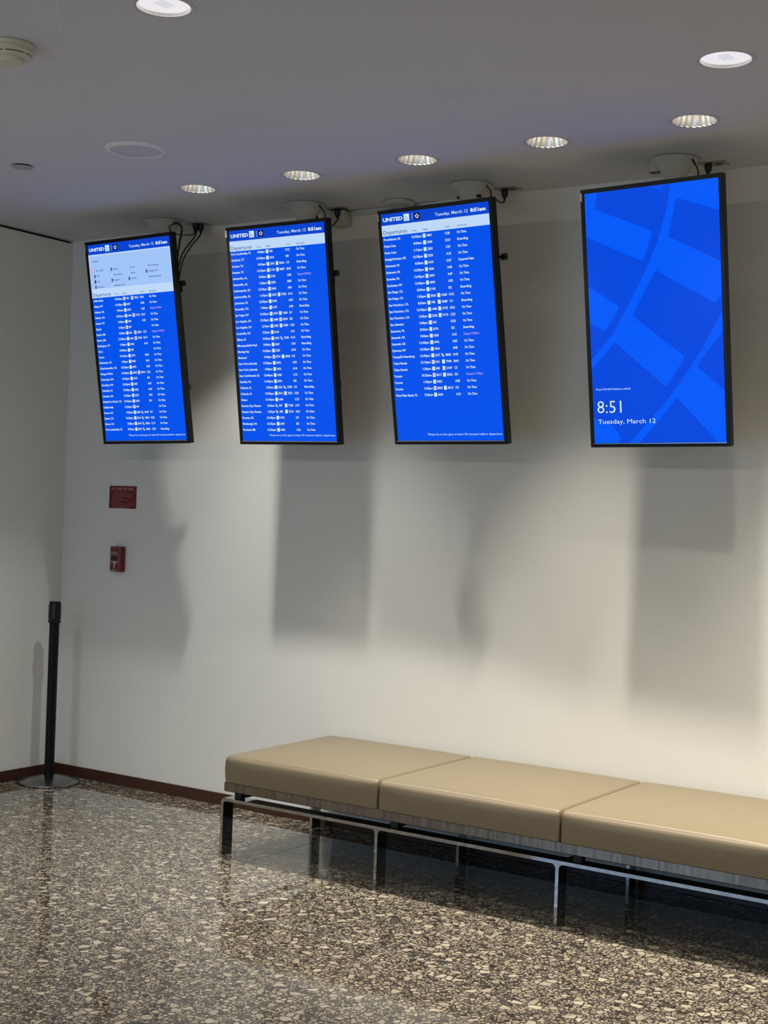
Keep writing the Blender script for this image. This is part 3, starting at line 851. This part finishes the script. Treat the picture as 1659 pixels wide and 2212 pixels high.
def cushion(x0, x1):
    b = bmesh.new(); z0, z1, y0, y1 = ZC, ZT, yc0, yc1
    r_ = .026; nx, ny = 30, 30
    # rounded slab built from a fine cube: every vertex pulled onto a rounded box, the top gently crowned
    g_ = bmesh.ops.create_grid(b, x_segments=1, y_segments=1, size=.5); bmesh.ops.delete(b, geom=g_['verts'], context='VERTS')
    def ticks(a, c, n, e):
        s = [a, a + e * .15, a + e * .4, a + e * .7, a + e]; m_ = [a + e + (c - a - 2 * e) * k / n for k in range(1, n)]
        return s + m_ + [c - e, c - e * .7, c - e * .4, c - e * .15, c]
    X, Y, Z = ticks(x0, x1, 16, r_), ticks(y0, y1, 16, r_), ticks(z0, z1, 3, r_)
    cache = {}
    def vert(i, j, k):
        key = (i, j, k)
        if key in cache: return cache[key]
        p = Vector((X[i], Y[j], Z[k]))
        rb = (.010, .026)                        # seam sides stay tighter than the outer sides
        rx = r_ if (abs(x0 - xc0) < 1e-6 and p.x < (x0 + x1) / 2) else .014
        c = Vector((min(max(p.x, x0 + rx), x1 - rx), min(max(p.y, y0 + r_), y1 - r_), min(p.z, z1 - r_)))
        d = Vector(((p.x - c.x) / rx, (p.y - c.y) / r_, (p.z - c.z) / r_))
        if d.length > 0:
            mx_ = max(abs(d.x), abs(d.y), abs(d.z)); dn = d.normalized() * mx_
            p = c + Vector((dn.x * rx, dn.y * r_, dn.z * r_))
        u = (X[i] - x0) / (x1 - x0); v = (Y[j] - y0) / (y1 - y0); w_ = (Z[k] - z0) / (z1 - z0)
        p.z += .010 * w_ * (1 - (2 * u - 1) ** 4) * (1 - (2 * v - 1) ** 4) ** .7
        bul = math.sin(PI * w_)
        if j == 0: p.y -= .006 * bul * (1 - (2 * u - 1) ** 6)
        if j == len(Y) - 1: p.y += 0
        if i == 0 and x0 < .1: p.x -= .008 * bul
        cache[key] = b.verts.new(p); return cache[key]
    nx, ny, nz_ = len(X), len(Y), len(Z)
    for i in range(nx - 1):
        for j in range(ny - 1):
            b.faces.new((vert(i, j, nz_ - 1), vert(i + 1, j, nz_ - 1), vert(i + 1, j + 1, nz_ - 1), vert(i, j + 1, nz_ - 1)))
            b.faces.new((vert(i, j, 0), vert(i, j + 1, 0), vert(i + 1, j + 1, 0), vert(i + 1, j, 0)))
    for k in range(nz_ - 1):
        for i in range(nx - 1):
            b.faces.new((vert(i, 0, k), vert(i + 1, 0, k), vert(i + 1, 0, k + 1), vert(i, 0, k + 1)))
            b.faces.new((vert(i, ny - 1, k), vert(i, ny - 1, k + 1), vert(i + 1, ny - 1, k + 1), vert(i + 1, ny - 1, k)))
        for j in range(ny - 1):
            b.faces.new((vert(0, j, k), vert(0, j, k + 1), vert(0, j + 1, k + 1), vert(0, j + 1, k)))
            b.faces.new((vert(nx - 1, j, k), vert(nx - 1, j + 1, k), vert(nx - 1, j + 1, k + 1), vert(nx - 1, j, k + 1)))
    fix(b); return b


for a, c in zip(js, js[1:]):
    o = new_obj('cushion', cushion(a + (0 if a == xc0 else .0015), c - .0015), M_cush, t)
    for p_ in o.data.polygons: p_.use_smooth = True

# ------------------------------------------------------------------ linear light fitting behind the viewpoint
t = thing('linear_light_fixture', 'long slim white light fitting under the ceiling opposite the screens', 'ceiling light', (4.5, -6.2, H))
b = bmesh.new(); box(b, -4.4, 4.9, -.05, .04, -.14, 0, .004, 1); new_obj('housing', b, M_white, t)
